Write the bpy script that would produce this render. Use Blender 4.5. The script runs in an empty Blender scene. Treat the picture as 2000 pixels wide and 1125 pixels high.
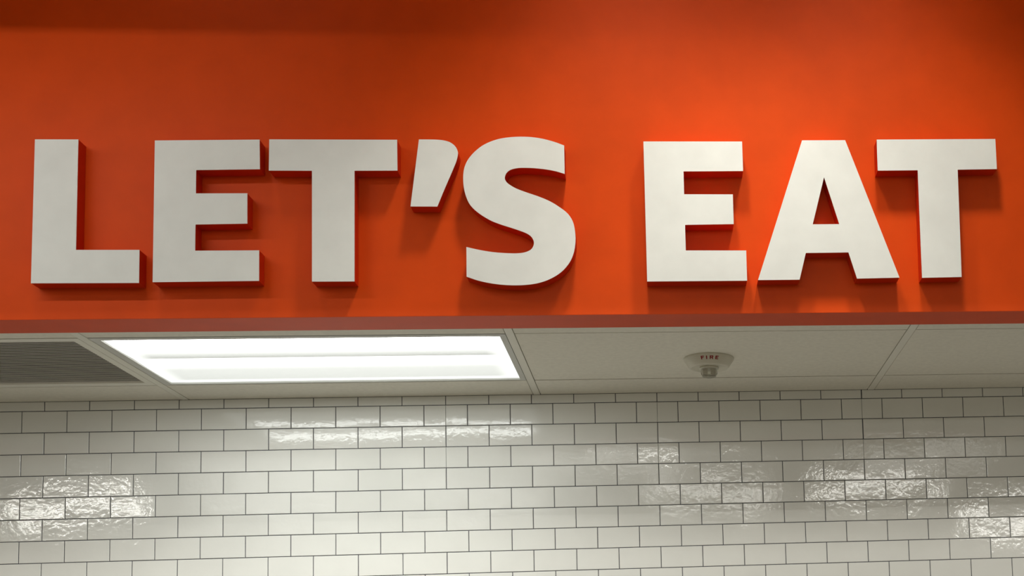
import bpy, bmesh, math, random
from mathutils import Matrix, Vector

random.seed(7)
scene = bpy.context.scene
C = scene.collection

# ------------------------------------------------------------------ camera
cam_d = bpy.data.cameras.new('camera')
cam = bpy.data.objects.new('camera', cam_d)
C.objects.link(cam)
cam_d.sensor_fit = 'HORIZONTAL'
cam_d.sensor_width = 36.0
cam_d.lens = 2600.01 / 2000 * 36.0
cam_d.shift_x = (1000.0 - 1570.58) / 2000.0
cam_d.shift_y = (1060.04 - 562.5) / 2000.0
cam_d.clip_start = 0.05
cam.matrix_world = Matrix(((0.99413559, 0.0267777, -0.10477303, 0.89476),
                           (-0.10131564, -0.10811541, -0.98896218, -3.76476),
                           (-0.03780971, 0.99377765, -0.10476837, -1.07192),
                           (0, 0, 0, 1)))
scene.camera = cam

# ------------------------------------------------------------------ world, lights, exposure
scene.view_settings.view_transform = 'Standard'
scene.view_settings.look = 'None'
scene.view_settings.gamma = 1.0
scene.view_settings.use_curve_mapping = False
scene.view_settings.exposure = 0.0

world = bpy.data.worlds.new('world')
scene.world = world
world.use_nodes = True
bg = world.node_tree.nodes['Background']
bg.inputs['Color'].default_value = (1.0, 0.93, 0.80, 1)
bg.inputs['Strength'].default_value = 0.07

CEIL_Z = 0.88      # dropped ceiling of the room in front of the bulkhead


def area(name, loc, sx, sy, power, col=(1, 0.985, 0.92), rot=(0, 0, 0), spread=180):
    d = bpy.data.lights.new(name, 'AREA')
    d.shape = 'RECTANGLE'
    d.size, d.size_y = sx, sy
    d.energy = power
    d.color = col
    d.spread = math.radians(spread)
    o = bpy.data.objects.new(name, d)
    o.location = loc
    o.rotation_euler = rot
    C.objects.link(o)
    return o


# long fluorescent strip recessed in the room ceiling in front of the bulkhead
area('strip_light', (-3.45, -1.24, CEIL_Z + 0.012), 5.9, 0.016, 31, rot=(math.radians(24), 0, 0))
# troffers of the room, rows going away from the bulkhead
area('deep_recessed_light', (0.9, -2.38, CEIL_Z + 0.15), 6.6, 0.05, 145)
for x, y, p in ((-2.2, -4.3, 5), (0.95, -4.3, 36), (4.2, -4.3, 6), (-2.4, -5.7, 8), (0.4, -5.7, 10), (3.2, -5.7, 8)):
    area('room_troffer_light', (x, y, CEIL_Z - 0.004), 1.2, 0.6, p)
for x, y, p in ((-4.75, -7.5, 92), (-2.9, -7.5, 14), (-0.9, -7.5, 14), (1.35, -7.5, 32), (3.05, -7.5, 58), (5.3, -10.4, 110)):
    area('room_troffer_light', (x, y, CEIL_Z - 0.004), 1.2, 0.6, p)
# two ceiling spotlights wash the bulkhead's right half; the weak left one is added fill
for x, e, ang, bl in ((0.85, 138, 74, 0.5), (1.55, 138, 74, 0.5), (-0.55, 24, 100, 1.0)):
    sp = bpy.data.lights.new('wash_and_fill_spot', 'SPOT')
    sp.energy = e
    sp.color = (1.0, 0.95, 0.84)
    sp.spot_size = math.radians(ang)
    sp.spot_blend = bl
    sp.shadow_soft_size = 0.13
    spo = bpy.data.objects.new('wash_and_fill_spot', sp)
    spo.location = (x, -0.80, 2.10)
    C.objects.link(spo)


# ------------------------------------------------------------------ materials
def mat(name, color, rough=0.5, spec=0.5, noise=None, bump=None, emit=None, coat=0.0, trans=0.0):
    m = bpy.data.materials.new(name)
    m.use_nodes = True
    nt = m.node_tree
    b = nt.nodes['Principled BSDF']
    b.inputs['Base Color'].default_value = (*color, 1)
    b.inputs['Roughness'].default_value = rough
    b.inputs['Specular IOR Level'].default_value = spec
    b.inputs['Coat Weight'].default_value = coat
    b.inputs['Transmission Weight'].default_value = trans
    geo = None
    if noise or bump:
        geo = nt.nodes.new('ShaderNodeNewGeometry')
    if noise:
        scale, amount = noise
        n = nt.nodes.new('ShaderNodeTexNoise')
        n.inputs['Scale'].default_value = scale
        n.inputs['Detail'].default_value = 6
        nt.links.new(geo.outputs['Position'], n.inputs['Vector'])
        r = nt.nodes.new('ShaderNodeValToRGB')
        r.color_ramp.elements[0].position = 0.3
        r.color_ramp.elements[1].position = 0.7
        r.color_ramp.elements[0].color = (*[c * (1 - amount) for c in color], 1)
        r.color_ramp.elements[1].color = (*[min(1, c * (1 + amount * 0.6)) for c in color], 1)
        nt.links.new(n.outputs['Fac'], r.inputs['Fac'])
        nt.links.new(r.outputs['Color'], b.inputs['Base Color'])
    if bump:
        vec = geo.outputs['Position']
        prev = None
        for scale, strength, dist, detail in bump:
            n = nt.nodes.new('ShaderNodeTexNoise')
            n.inputs['Scale'].default_value = scale
            n.inputs['Detail'].default_value = detail
            nt.links.new(vec, n.inputs['Vector'])
            bp = nt.nodes.new('ShaderNodeBump')
            bp.inputs['Strength'].default_value = strength
            bp.inputs['Distance'].default_value = dist
            nt.links.new(n.outputs['Fac'], bp.inputs['Height'])
            if prev:
                nt.links.new(prev, bp.inputs['Normal'])
            prev = bp.outputs['Normal']
        nt.links.new(prev, b.inputs['Normal'])
    if emit:
        b.inputs['Emission Color'].default_value = (*emit[0], 1)
        b.inputs['Emission Strength'].default_value = emit[1]
    return m


M = {}
M['orange'] = mat('orange_paint', (0.74, 0.072, 0.003), 0.45, 0.13, noise=(9, 0.06), bump=[(260, 0.06, 0.002, 3)])
M['letter_white'] = mat('letter_face_white', (0.86, 0.885, 0.865), 0.55, 0.3, noise=(14, 0.035), bump=[(420, 0.04, 0.001, 2)])
M['letter_side'] = mat('letter_side_red', (0.62, 0.032, 0.003), 0.5, 0.15)
M['tile'] = mat('glazed_white_tile', (0.88, 0.88, 0.835), 0.07, 0.5, noise=(7, 0.03),
                bump=[(14, 1.0, 0.0004, 0), (62, 1.0, 0.00024, 2)])
M['grout'] = mat('dark_grout', (0.10, 0.10, 0.12), 0.9, 0.2)
M['panel'] = mat('ceiling_panel', (0.86, 0.83, 0.735), 0.85, 0.2, noise=(60, 0.05), bump=[(500, 0.12, 0.001, 3)])
M['bar'] = mat('grid_bar_paint', (0.86, 0.84, 0.755), 0.5, 0.4)
M['plenum_shade'] = mat('plenum_shade_dark', (0.03, 0.03, 0.028), 0.9, 0.1)  # shade in the panel gaps is put into this near-black colour
M['vent_slat'] = mat('vent_slat_grey', (0.86, 0.83, 0.78), 0.6, 0.3)
M['vent_back'] = mat('vent_backing_grey', (0.16, 0.155, 0.145), 0.8, 0.2)
M['frame'] = mat('fixture_frame_paint', (0.66, 0.66, 0.62), 0.5, 0.4)
M['plastic'] = mat('alarm_plastic', (0.72, 0.69, 0.58), 0.35, 0.5)
M['red_print'] = mat('red_print', (0.32, 0.006, 0.012), 0.5, 0.3)
M['clear'] = mat('clear_lens', (0.95, 0.95, 0.92), 0.06, 0.5, trans=1.0)
M['clear'].node_tree.nodes['Principled BSDF'].inputs['IOR'].default_value = 1.2
M['bulb'] = mat('strobe_tube', (0.80, 0.76, 0.66), 0.3, 0.5)
M['room_ceiling'] = mat('room_ceiling_white', (0.6, 0.6, 0.57), 0.9, 0.2, noise=(30, 0.04))
M['floor'] = mat('floor_vinyl', (0.20, 0.185, 0.155), 0.4, 0.4, noise=(4, 0.1))


# ------------------------------------------------------------------ helpers
def link(name, me, m, parent=None):
    if m is not None and len(me.materials) == 0:
        me.materials.append(m)
    o = bpy.data.objects.new(name, me)
    C.objects.link(o)
    if parent is not None:
        o.parent = parent
    return o


def add_box(bm, lo, hi):
    x0, y0, z0 = lo
    x1, y1, z1 = hi
    v = [bm.verts.new(p) for p in ((x0, y0, z0), (x1, y0, z0), (x1, y1, z0), (x0, y1, z0),
                                   (x0, y0, z1), (x1, y0, z1), (x1, y1, z1), (x0, y1, z1))]
    for f in ((3, 2, 1, 0), (4, 5, 6, 7), (0, 1, 5, 4), (1, 2, 6, 5), (2, 3, 7, 6), (3, 0, 4, 7)):
        bm.faces.new([v[i] for i in f])


def mesh(bm, name, smooth=False):
    me = bpy.data.meshes.new(name)
    bm.normal_update()
    bm.to_mesh(me)
    bm.free()
    if smooth:
        for p in me.polygons:
            p.use_smooth = True
    return me


def boxes(name, bs, m, parent=None, bevel=0.0):
    bm = bmesh.new()
    for lo, hi in bs:
        add_box(bm, lo, hi)
    if bevel:
        bmesh.ops.bevel(bm, geom=bm.edges[:], offset=bevel, segments=2, profile=0.7, affect='EDGES')
    return link(name, mesh(bm, name), m, parent)


def empty(name, loc):
    o = bpy.data.objects.new(name, None)
    o.location = loc
    o.empty_display_size = 0.05
    C.objects.link(o)
    return o


def struct(o):
    o['kind'] = 'structure'
    return o


def tag(o, label, cat, group=None):
    o['label'] = label
    o['category'] = cat
    if group:
        o['group'] = group
    return o


def lathe(name, prof, m, parent=None, seg=48, smooth=True):
    bm = bmesh.new()
    rings = []
    for r, z in prof:
        if r < 1e-6:
            rings.append([bm.verts.new((0, 0, z))])
        else:
            rings.append([bm.verts.new((r * math.cos(2 * math.pi * i / seg), r * math.sin(2 * math.pi * i / seg), z)) for i in range(seg)])
    for a, b in zip(rings, rings[1:]):
        for i in range(seg):
            j = (i + 1) % seg
            if len(a) == 1 and len(b) == 1:
                continue
            if len(a) == 1:
                bm.faces.new((a[0], b[j], b[i]))
            elif len(b) == 1:
                bm.faces.new((a[i], a[j], b[0]))
            else:
                bm.faces.new((a[i], a[j], b[j], b[i]))
    bmesh.ops.recalc_face_normals(bm, faces=bm.faces[:])
    return link(name, mesh(bm, name, smooth), m, parent)


# ------------------------------------------------------------------ structure
W = 1.0298          # face of the tiled wall
T = 0.138           # thickness of the bulkhead
X0, X1 = -3.4, 4.4

bulk = struct(boxes('wall_bulkhead', [((X0, 0, 0), (X1, T, 2.30))], M['orange'], bevel=0.0015))

# room in front of the bulkhead: dropped ceiling with a slot for the strip, raised bay by the bulkhead, floor
struct(boxes('ceiling_room', [
    ((-9, -13, CEIL_Z), (9, -2.62, CEIL_Z + 0.10)),
    ((-9, -2.62, CEIL_Z + 0.16), (9, -2.045, CEIL_Z + 0.20)),
    ((-9, -2.045, CEIL_Z), (9, -1.42, CEIL_Z + 0.10)),
    ((-9, -1.42, CEIL_Z + 0.06), (9, -0.98, CEIL_Z + 0.10)),
    ((-9, -0.98, CEIL_Z), (9, -0.95, CEIL_Z + 0.10)),
    ((-9, -1.00, CEIL_Z + 0.10), (9, -0.95, 2.30)),
    ((-9, -1.00, 2.30), (9, T, 2.35)),
], M['room_ceiling']))
struct(boxes('floor', [((-9, -13, -2.72), (9, 1.3, -2.62))], M['floor']))

struct(boxes('wall_left', [((X0 - 0.1, T, -2.62), (X0, W + 0.12, 0.06))], M['room_ceiling']))
struct(boxes('wall_right', [((X1, T, -2.62), (X1 + 0.1, W + 0.12, 0.06))], M['room_ceiling']))

# ---- tiled back wall
wall = struct(boxes('wall_back', [((X0, W + 0.003, -2.62), (X1, W + 0.12, 0.06))], M['grout']))
cols = [-1.4566, -1.3078, -1.159, -1.0099, -0.8608, -0.71, -0.5582, -0.405, -0.2516, -0.0984, 0.0543, 0.2067, 0.3577, 0.5091,
        0.6595, 0.8087, 0.9588, 1.1086, 1.2592, 1.4097, 1.5609, 1.7123, 1.8643, 2.0176, 2.172, 2.3264]
rows = [0.0, -0.0330, -0.1090, -0.1850, -0.2610, -0.3375, -0.4130, -0.4880, -0.5640, -0.6405, -0.7165]
half = [(a + b) / 2 for a, b in zip(cols, cols[1:])]


def tile_mesh(name, w, h, ch=0.0012, depth=0.006):
    bm = bmesh.new()
    a, b = w / 2, h / 2
    f = [bm.verts.new(p) for p in ((-a + ch, 0, -b + ch), (a - ch, 0, -b + ch), (a - ch, 0, b - ch), (-a + ch, 0, b - ch))]
    s = [bm.verts.new(p) for p in ((-a, ch, -b), (a, ch, -b), (a, ch, b), (-a, ch, b))]
    k = [bm.verts.new(p) for p in ((-a, depth, -b), (a, depth, -b), (a, depth, b), (-a, depth, b))]
    bm.faces.new(f)
    for i in range(4):
        j = (i + 1) % 4
        bm.faces.new((s[i], s[j], f[j], f[i]))
        bm.faces.new((k[i], k[j], s[j], s[i]))
    me = mesh(bm, name)
    me.materials.append(M['tile'])
    return me


cache = {}
GAP = 0.0026
SEAM = {0.1306: 0, 0.8837: 0, 1.6366: 0}       # panel seams that cut through the tiles


def place_tile(xa, xb, za, zb, ga=GAP, gb=GAP):
    w = round((xb - gb / 2) - (xa + ga / 2), 4)
    h = round(abs(za - zb) - GAP, 4)
    if (w, h) not in cache:
        cache[(w, h)] = tile_mesh('tile', w, h)
    o = bpy.data.objects.new('tile', cache[(w, h)])
    o.parent = wall
    o.location = ((xa + ga / 2 + xb - gb / 2) / 2, W + random.uniform(-0.0003, 0.0003), (za + zb) / 2)
    o.rotation_euler = (random.gauss(0, 0.004), 0, random.gauss(0, 0.004))
    C.objects.link(o)


for r in range(len(rows) - 1):
    za, zb = rows[r], rows[r + 1]
    xs = cols if r % 2 == 1 else half
    if r == 0:
        za = 0.0010
    for xa, xb in zip(xs, xs[1:]):
        cut = [s for s in SEAM if xa + 0.03 < s < xb - 0.03]
        if cut and r <= 3:
            s = cut[0]
            place_tile(xa, s, za, zb, GAP, 0.0010)
            place_tile(s, xb, za, zb, 0.0010, GAP)
        else:
            ga = GAP + (0.0022 if abs(xa - 1.6366) < 0.01 and r in (0, 2) else 0)
            place_tile(xa, xb, za, zb, ga, GAP)

# the tiles beyond the frame, one joined piece
bm = bmesh.new()


def flat_tile(xa, xb, za, zb):
    a, b, c, d = xa + GAP / 2, xb - GAP / 2, min(za, zb) + GAP / 2, max(za, zb) - GAP / 2
    add_box(bm, (a, W, c), (b, W + 0.006, d))


P = 0.1512
z = rows[-1]
r = len(rows) - 1
for r in range(len(rows) - 1):
    za, zb = rows[r], rows[r + 1]
    xs = cols if r % 2 == 1 else half
    x = xs[0]
    while x - P > X0:
        flat_tile(x - P, x, za, zb)
        x -= P
    x = xs[-1]
    while x + P < X1:
        flat_tile(x, x + P, za, zb)
        x += P
for r in range(len(rows) - 1, len(rows) + 9):
    x = cols[0] - P * 12 + (0 if r % 2 == 1 else P / 2)
    while x + P < X1:
        flat_tile(x, x + P, z, z - 0.0762)
        x += P
    z -= 0.0762
o = link('tile_field', mesh(bm, 'tile_field'), M['tile'], wall)
o['kind'] = 'stuff'

# ---- recess ceiling: grid bars and lay-in panels
ceil = struct(boxes('ceiling', [((X0, T, 0.016), (X1, W + 0.003, 0.06))], M['plenum_shade']))
BARS = [-1.984, -0.765, 0.453, 1.673, 2.892]
for bx in BARS:
    boxes('grid_bar', [((bx - 0.012, T, 0.0), (bx + 0.012, W, 0.014))], M['bar'], ceil, bevel=0.0006)
YN, YF = 0.1997, 0.809
G = 0.0035
edges = [X0 - 0.012] + BARS + [X1 + 0.012]
for i, (a, b) in enumerate(zip(edges, edges[1:])):
    xa, xb = a + 0.012 + 0.0022, b - 0.012 - 0.0022
    boxes('border_panel', [((xa, T, 0.001), (xb, YN - G, 0.014))], M['panel'], ceil, bevel=0.0008)
    boxes('border_panel', [((xa, YF + G, 0.001), (xb, W + 0.002, 0.014))], M['panel'], ceil, bevel=0.0008)
    if i not in (1, 2):
        boxes('ceiling_panel', [((xa, YN + G, 0.0015), (xb, YF - G, 0.014))], M['panel'], ceil, bevel=0.0008)

# ------------------------------------------------------------------ fluorescent troffer
tr = empty('troffer_light', (-0.156, 0.504, 0.0))
tag(tr, 'lit rectangular fluorescent light panel in the grey recess ceiling', 'ceiling light')
xa, xb, ya, yb = -0.7505, 0.4388, YN + G, YF - G
la, lb, ka, kb = -0.7255, 0.4205, 0.2265, 0.7900
tz = 0.018


def rel(bs, o):
    lx, ly, lz = o.location
    return [((a[0] - lx, a[1] - ly, a[2] - lz), (b[0] - lx, b[1] - ly, b[2] - lz)) for a, b in bs]


boxes('frame', rel([((xa, ya, 0.0005), (la, yb, 0.014)), ((lb, ya, 0.0005), (xb, yb, 0.014)),
                    ((la, ya, 0.0005), (lb, ka, 0.014)), ((la, kb, 0.0005), (lb, yb, 0.014))], tr), M['frame'], tr)


def lens_mat():
    m = bpy.data.materials.new('lit_diffuser')
    m.use_nodes = True
    nt = m.node_tree
    b = nt.nodes['Principled BSDF']
    b.inputs['Base Color'].default_value = (0.5, 0.52, 0.5, 1)
    b.inputs['Roughness'].default_value = 0.4
    tc = nt.nodes.new('ShaderNodeTexCoord')
    sx = nt.nodes.new('ShaderNodeSeparateXYZ')
    nt.links.new(tc.outputs['Object'], sx.inputs['Vector'])
    mr = nt.nodes.new('ShaderNodeMapRange')
    mr.inputs['From Min'].default_value = ka - 0.504
    mr.inputs['From Max'].default_value = kb - 0.504
    nt.links.new(sx.outputs['Y'], mr.inputs['Value'])
    ramp = nt.nodes.new('ShaderNodeValToRGB')
    els = ramp.color_ramp.elements
    tint = lambda v: (v * 0.97, v, v * 0.965, 1)
    # two lamp tubes glow through the diffuser, with a rib between them
    stops = [(0.0, 0.10), (0.02, 0.5), (0.04, 0.62), (0.21, 0.62), (0.25, 0.15), (0.28, 0.048), (0.35, 0.031), (0.41, 0.022), (0.425, 0.017), (0.432, 0.030),
             (0.455, 0.3), (0.475, 0.62), (0.56, 0.62), (0.60, 0.12), (0.63, 0.042), (0.69, 0.033), (0.93, 0.030), (0.95, 0.055), (1.0, 0.06)]
    els[0].position, els[0].color = stops[0][0], tint(stops[0][1])
    els[1].position, els[1].color = stops[-1][0], tint(stops[-1][1])
    for p, v in stops[1:-1]:
        e = els.new(p)
        e.color = tint(v)
    nt.links.new(mr.outputs['Result'], ramp.inputs['Fac'])
    # the tubes stop short of the two ends of the diffuser
    ab = nt.nodes.new('ShaderNodeMath')
    ab.operation = 'ABSOLUTE'
    nt.links.new(sx.outputs['X'], ab.inputs[0])
    ends = nt.nodes.new('ShaderNodeValToRGB')
    ee = ends.color_ramp.elements
    ee[0].position, ee[0].color = 0.0, (1, 1, 1, 1)
    ee[1].position, ee[1].color = 1.0, (0.0, 0.0, 0.0, 1)
    ee.new(0.51).color = (1, 1, 1, 1)
    ee.new(0.552).color = (0.04, 0.04, 0.04, 1)
    ee.new(0.564).color = (0.0, 0.0, 0.0, 1)
    nt.links.new(ab.outputs[0], ends.inputs['Fac'])
    mx = nt.nodes.new('ShaderNodeMixRGB')
    mx.inputs['Color1'].default_value = tint(0.047)
    nt.links.new(ends.outputs['Color'], mx.inputs['Fac'])
    nt.links.new(ramp.outputs['Color'], mx.inputs['Color2'])
    nt.links.new(mx.outputs['Color'], b.inputs['Emission Color'])
    b.inputs['Emission Strength'].default_value = 21.5
    return m


M['lens'] = lens_mat()
# diffuser: two shallow basket halves with a rib between
bm = bmesh.new()
n = 28
prev = None
for i in range(n + 1):
    t = i / n
    y = ka + (kb - ka) * t
    u = (t / 0.42) if t < 0.42 else (t - 0.42) / 0.58
    zz = 0.0062 - 0.0022 * math.sin(math.pi * min(1, max(0, u)))
    a = bm.verts.new((la - 0.001 - tr.location.x, y - 0.504, zz))
    b = bm.verts.new((lb + 0.001 - tr.location.x, y - 0.504, zz))
    if prev:
        bm.faces.new((prev[0], a, b, prev[1]))
    prev = (a, b)
lens = link('diffuser', mesh(bm, 'diffuser'), M['lens'], tr)

# ------------------------------------------------------------------ return air vent
vt = empty('ceiling_vent', (-1.375, 0.50, 0.0))
tag(vt, 'dark grey louvred air vent in the recess ceiling beside the light panel', 'vent')
va, vb, vc, vd = -1.9695, -0.7795, YN + G, YF - G
ia, ib, ic, idd = -1.945, -0.803, 0.234, 0.768
boxes('frame', rel([((va, vc, 0.0005), (ia, vd, 0.013)), ((ib, vc, 0.0005), (vb, vd, 0.013)),
                    ((ia, vc, 0.0005), (ib, ic, 0.013)), ((ia, idd, 0.0005), (ib, vd, 0.013))], vt), M['bar'], vt, bevel=0.0006)
boxes('backing', rel([((ia, ic, 0.0135), (ib, idd, 0.0155))], vt), M['vent_back'], vt)
bm = bmesh.new()
add_box(bm, (ia + 1.375, -0.0064, 0.003), (ib + 1.375, 0.0064, 0.0048))
bmesh.ops.rotate(bm, verts=bm.verts[:], cent=(0, 0, 0.004), matrix=Matrix.Rotation(math.radians(14), 3, 'X'))
slat = mesh(bm, 'slat')
slat.materials.append(M['vent_slat'])
ns = 36
for i in range(ns):
    o = bpy.data.objects.new('slat', slat)
    o.parent = vt
    o.location = (0, ic + (idd - ic) * (i + 0.5) / ns - 0.50, 0.0015)
    C.objects.link(o)

# ------------------------------------------------------------------ fire alarm strobe
fa = empty('fire_alarm_strobe', (1.058, 0.535, 0.0015))
tag(fa, 'round cream fire alarm strobe on the recess ceiling', 'fire alarm')
R0, R1, ZB = 0.083, 0.0605, -0.033
lathe('base', [(0.0, 0.0), (R0 - 0.001, 0.0), (R0, -0.002), (0.0818, -0.006), (0.0665, -0.029), (R1 + 0.003, ZB + 0.001),
               (R1, ZB), (R1 - 0.003, ZB), (0.054, ZB + 0.003), (0.030, ZB + 0.003), (0.0, ZB + 0.003)], M['plastic'], fa)
lathe('mount_ring', [(0.0, ZB + 0.003), (0.031, ZB + 0.003), (0.031, ZB - 0.003), (0.027, ZB - 0.004), (0.0, ZB - 0.004)], M['plastic'], fa)
lathe('clear_dome', [(0.0265, ZB - 0.003), (0.0275, ZB - 0.012), (0.0265, ZB - 0.020), (0.022, ZB - 0.027), (0.012, ZB - 0.031), (0.0, ZB - 0.032),
                     (0.0, ZB - 0.0305), (0.011, ZB - 0.0295), (0.0207, ZB - 0.026), (0.0250, ZB - 0.0195), (0.0259, ZB - 0.012), (0.0250, ZB - 0.003)], M['clear'], fa)
bm = bmesh.new()
add_box(bm, (-0.017, -0.006, ZB - 0.018), (-0.004, 0.006, ZB - 0.004))
add_box(bm, (0.003, -0.007, ZB - 0.019), (0.016, 0.006, ZB - 0.004))
add_box(bm, (-0.019, -0.002, ZB - 0.024), (0.017, 0.003, ZB - 0.020))
link('strobe_tube', mesh(bm, 'strobe_tube'), M['bulb'], fa)

# FIRE printed on the sloped side
GLY = {
    'F': [[(0, 0), (0.28, 0), (0.28, 1), (0, 1)], [(0.28, 0.78), (0.9, 0.78), (0.9, 1), (0.28, 1)], [(0.28, 0.40), (0.75, 0.40), (0.75, 0.60), (0.28, 0.60)]],
    'I': [[(0.0, 0), (0.28, 0), (0.28, 1), (0.0, 1)]],
    'R': [[(0, 0), (0.28, 0), (0.28, 1), (0, 1)], [(0.28, 0.80), (0.70, 0.80), (0.88, 1.0), (0.28, 1)],
          [(0.70, 0.60), (0.97, 0.60), (0.97, 0.88), (0.88, 1.0), (0.70, 0.80)], [(0.28, 0.40), (0.85, 0.40), (0.97, 0.60), (0.28, 0.60)],
          [(0.48, 0.40), (0.78, 0.40), (1.04, 0), (0.74, 0)]],
    'E': [[(0, 0), (0.28, 0), (0.28, 1), (0, 1)], [(0.28, 0.79), (0.9, 0.79), (0.9, 1), (0.28, 1)], [(0.28, 0.40), (0.78, 0.40), (0.78, 0.60), (0.28, 0.60)],
          [(0.28, 0), (0.92, 0), (0.92, 0.21), (0.28, 0.21)]],
}
GH = 0.0120      # letter height along the slope
SC = 0.0115      # letter width unit


def on_cone(u, v):
    # u: arc position, v: distance up the slope from its middle
    f = 0.36 - v / 0.0276
    r = 0.0818 + (0.0665 - 0.0818) * f + 0.0005
    zz = -0.006 + (-0.029 + 0.006) * f - 0.0004
    a = -math.pi / 2 + u / 0.077
    return (r * math.cos(a), r * math.sin(a), zz)


u0 = -0.0285
for ch, w in (('F', 0.0170), ('I', 0.0120), ('R', 0.0185), ('E', 0.0120)):
    bm = bmesh.new()
    for poly in GLY[ch]:
        xs_ = [p[0] for p in poly]
        bm.faces.new([bm.verts.new(on_cone(u0 + px * SC, (py - 0.5) * GH)) for px, py in poly])
    bmesh.ops.recalc_face_normals(bm, faces=bm.faces[:])
    link('printed_letter', mesh(bm, 'printed_letter'), M['red_print'], fa)
    u0 += w

# ------------------------------------------------------------------ sign letters
D = 0.0502
LET = {
    'letter_l': ([(-0.7946, 0.4938), (-0.6812, 0.4942), (-0.6816, 0.1802), (-0.5156, 0.1797), (-0.5157, 0.0864), (-0.7962, 0.0873)], []),
    'letter_e': ([(-0.4792, 0.4922), (-0.1990, 0.4962), (-0.1978, 0.4104), (-0.3684, 0.4074), (-0.3686, 0.3403), (-0.2311, 0.3408),
                  (-0.2308, 0.2538), (-0.3688, 0.2514), (-0.3690, 0.1768), (-0.1987, 0.1771), (-0.1985, 0.0902), (-0.4799, 0.0883)], []),
    'letter_t': ([(-0.1728, 0.4970), (0.1757, 0.4976), (0.1762, 0.4073), (0.0586, 0.4067), (0.0578, 0.0871), (-0.0568, 0.0873),
                  (-0.0571, 0.4064), (-0.1738, 0.4065)], []),
    'letter_e_2': ([(0.8672, 0.4960), (1.1517, 0.4972), (1.1517, 0.4086), (0.9798, 0.4070), (0.9797, 0.3387), (1.1197, 0.3385),
                    (1.1195, 0.2500), (0.9798, 0.2479), (0.9797, 0.1722), (1.1528, 0.1714), (1.1525, 0.0821), (0.8675, 0.0817)], []),
    'letter_a': ([(1.3269, 0.5017), (1.4540, 0.5028), (1.5962, 0.0885), (1.4714, 0.0864), (1.4495, 0.1646), (1.3252, 0.1634),
                  (1.3042, 0.0842), (1.1839, 0.0838)], [[(1.3872, 0.3904), (1.4262, 0.2493), (1.3486, 0.2488)]]),
    'letter_t_2': ([(1.5474, 0.5052), (1.9032, 0.5088), (1.9030, 0.4166), (1.7848, 0.4143), (1.7802, 0.0893), (1.6628, 0.0876),
                    (1.6652, 0.4122), (1.5464, 0.4108)], []),
    'apostrophe': ([(0.236, 0.4989), (0.2666, 0.4989), (0.2881, 0.4983), (0.3052, 0.4963), (0.3202, 0.4918), (0.3319, 0.4839), (0.3398, 0.4736),
                    (0.3435, 0.4623), (0.343, 0.452), (0.339, 0.4349), (0.3324, 0.4178), (0.3236, 0.3962), (0.306, 0.3543), (0.2853, 0.3025), (0.2114, 0.3028)], []),
    'letter_s': ([(0.6416, 0.4831), (0.6415, 0.3988), (0.6176, 0.4063), (0.5911, 0.4116), (0.5605, 0.4152), (0.536, 0.4164), (0.5156, 0.4162),
                  (0.4972, 0.4131), (0.4849, 0.4075), (0.4766, 0.398), (0.4734, 0.3867), (0.4763, 0.377), (0.4853, 0.3674), (0.5045, 0.3556),
                  (0.5308, 0.3449), (0.5693, 0.331), (0.5997, 0.3171), (0.6239, 0.3015), (0.643, 0.2865), (0.6551, 0.2715), (0.6635, 0.2528),
                  (0.6675, 0.2272), (0.668, 0.1994), (0.6633, 0.1696), (0.6536, 0.1441), (0.6369, 0.1208), (0.6162, 0.1029), (0.5895, 0.0883),
                  (0.561, 0.0789), (0.5306, 0.0743), (0.4982, 0.073), (0.464, 0.0747), (0.4298, 0.0794), (0.3958, 0.0874), (0.3638, 0.0987),
                  (0.3642, 0.1847), (0.4009, 0.1759), (0.435, 0.1699), (0.4673, 0.1668), (0.4996, 0.1656), (0.5219, 0.1676), (0.5382, 0.1733),
                  (0.5475, 0.1817), (0.5517, 0.1945), (0.5493, 0.2062), (0.543, 0.2158), (0.5309, 0.2243), (0.5128, 0.2318), (0.4886, 0.2404),
                  (0.4603, 0.25), (0.4302, 0.2628), (0.3981, 0.2842), (0.3772, 0.3055), (0.3663, 0.3275), (0.3596, 0.3544), (0.3575, 0.3843),
                  (0.3602, 0.4121), (0.3685, 0.4346), (0.3809, 0.4529), (0.3963, 0.4690), (0.4147, 0.4831), (0.4372, 0.4944), (0.4618, 0.5023),
                  (0.4904, 0.5067), (0.521, 0.5084), (0.5517, 0.5071), (0.5824, 0.5023), (0.613, 0.4938)], []),
}
CORN = {'apostrophe': {0, 13, 14}, 'letter_s': {0, 1, 34, 35}}


def smooth_outline(pts, corners, k=4):
    """Catmull-Rom through the points, keeping the listed corners sharp."""
    n = len(pts)
    out = []
    for i in range(n):
        p1, p2 = Vector(pts[i]), Vector(pts[(i + 1) % n])
        p0 = Vector(pts[(i - 1) % n]) if i not in corners else p1 * 2 - p2
        p3 = Vector(pts[(i + 2) % n]) if (i + 1) % n not in corners else p2 * 2 - p1
        straight = i in corners and (i + 1) % n in corners
        for s in range(1 if straight else k):
            t = s / k
            q = 0.5 * ((2 * p1) + (p2 - p0) * t + (2 * p0 - 5 * p1 + 4 * p2 - p3) * t * t + (3 * p1 - p0 - 3 * p2 + p3) * t ** 3)
            out.append((q.x, q.y))
    return out


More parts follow.
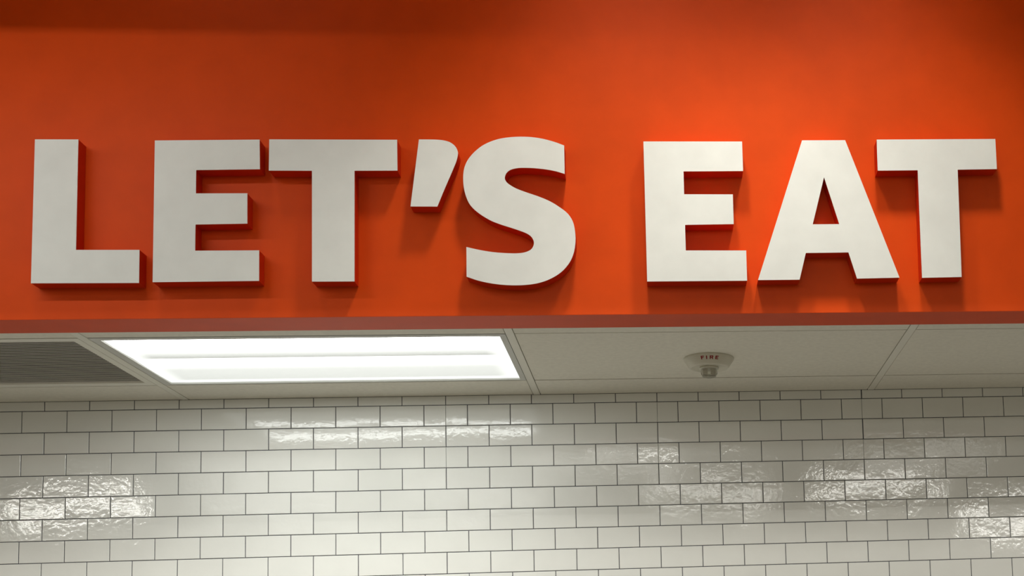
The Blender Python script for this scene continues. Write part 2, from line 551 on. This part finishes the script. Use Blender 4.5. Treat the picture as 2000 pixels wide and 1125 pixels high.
def extrude_outline(name, loops, y0, y1, m, parent, bevel=0.0):
    cu = bpy.data.curves.new(name, 'CURVE')
    cu.dimensions = '2D'
    cu.fill_mode = 'BOTH'
    for lp in loops:
        s = cu.splines.new('POLY')
        s.points.add(len(lp) - 1)
        for p, (x, z_) in zip(s.points, lp):
            p.co = (x, z_, 0, 1)
        s.use_cyclic_u = True
    cu.extrude = (y1 - y0) / 2 - bevel
    cu.bevel_depth = bevel
    cu.bevel_resolution = 1
    cu.offset = -bevel
    tmp = bpy.data.objects.new(name + '_outline', cu)
    C.objects.link(tmp)
    dg = bpy.context.evaluated_depsgraph_get()
    me = bpy.data.meshes.new_from_object(tmp.evaluated_get(dg))
    bpy.data.objects.remove(tmp)
    bpy.data.curves.remove(cu)
    me.name = name
    # curve plane XY -> world XZ, extrusion along Y
    for v in me.vertices:
        x, z_, e = v.co
        v.co = (x, (y0 + y1) / 2 - e, z_)
    me.materials.clear()
    for p in me.polygons:
        p.material_index = 0
        p.use_smooth = False
    return link(name, me, m, parent)


LABEL = {
    'letter_l': 'white letter L with red sides, first of the sign on the orange wall',
    'letter_e': 'white letter E with red sides between the L and the T of LET\'S',
    'letter_t': 'white letter T with red sides between the E and the apostrophe of LET\'S',
    'apostrophe': 'white apostrophe with red sides between the T and the S',
    'letter_s': 'white curved letter S with red sides on the orange wall',
    'letter_e_2': 'white letter E with red sides at the start of EAT, right of the wide gap',
    'letter_a': 'white letter A with red sides in the middle of EAT',
    'letter_t_2': 'white letter T with red sides at the far right end of the sign',
}
ORDER = ['letter_l', 'letter_e', 'letter_t', 'apostrophe', 'letter_s', 'letter_e_2', 'letter_a', 'letter_t_2']
for key in ORDER:
    outer, holes = LET[key]
    if key in CORN:
        outer = smooth_outline(outer, CORN[key])
    cx = sum(p[0] for p in outer) / len(outer)
    cz = min(p[1] for p in outer)
    loops = [[(x - cx, z_ - cz) for x, z_ in lp] for lp in [outer] + holes]
    nm = 'apostrophe' if key == 'apostrophe' else 'sign_letter'
    root = empty(nm, (cx, -0.0005, cz))
    tag(root, LABEL[key], 'sign letter', 'letters of the wall sign')
    extrude_outline('return', loops, -D + 0.002, 0.0, M['letter_side'], root)
    extrude_outline('face', loops, -D, -D + 0.002, M['letter_white'], root)
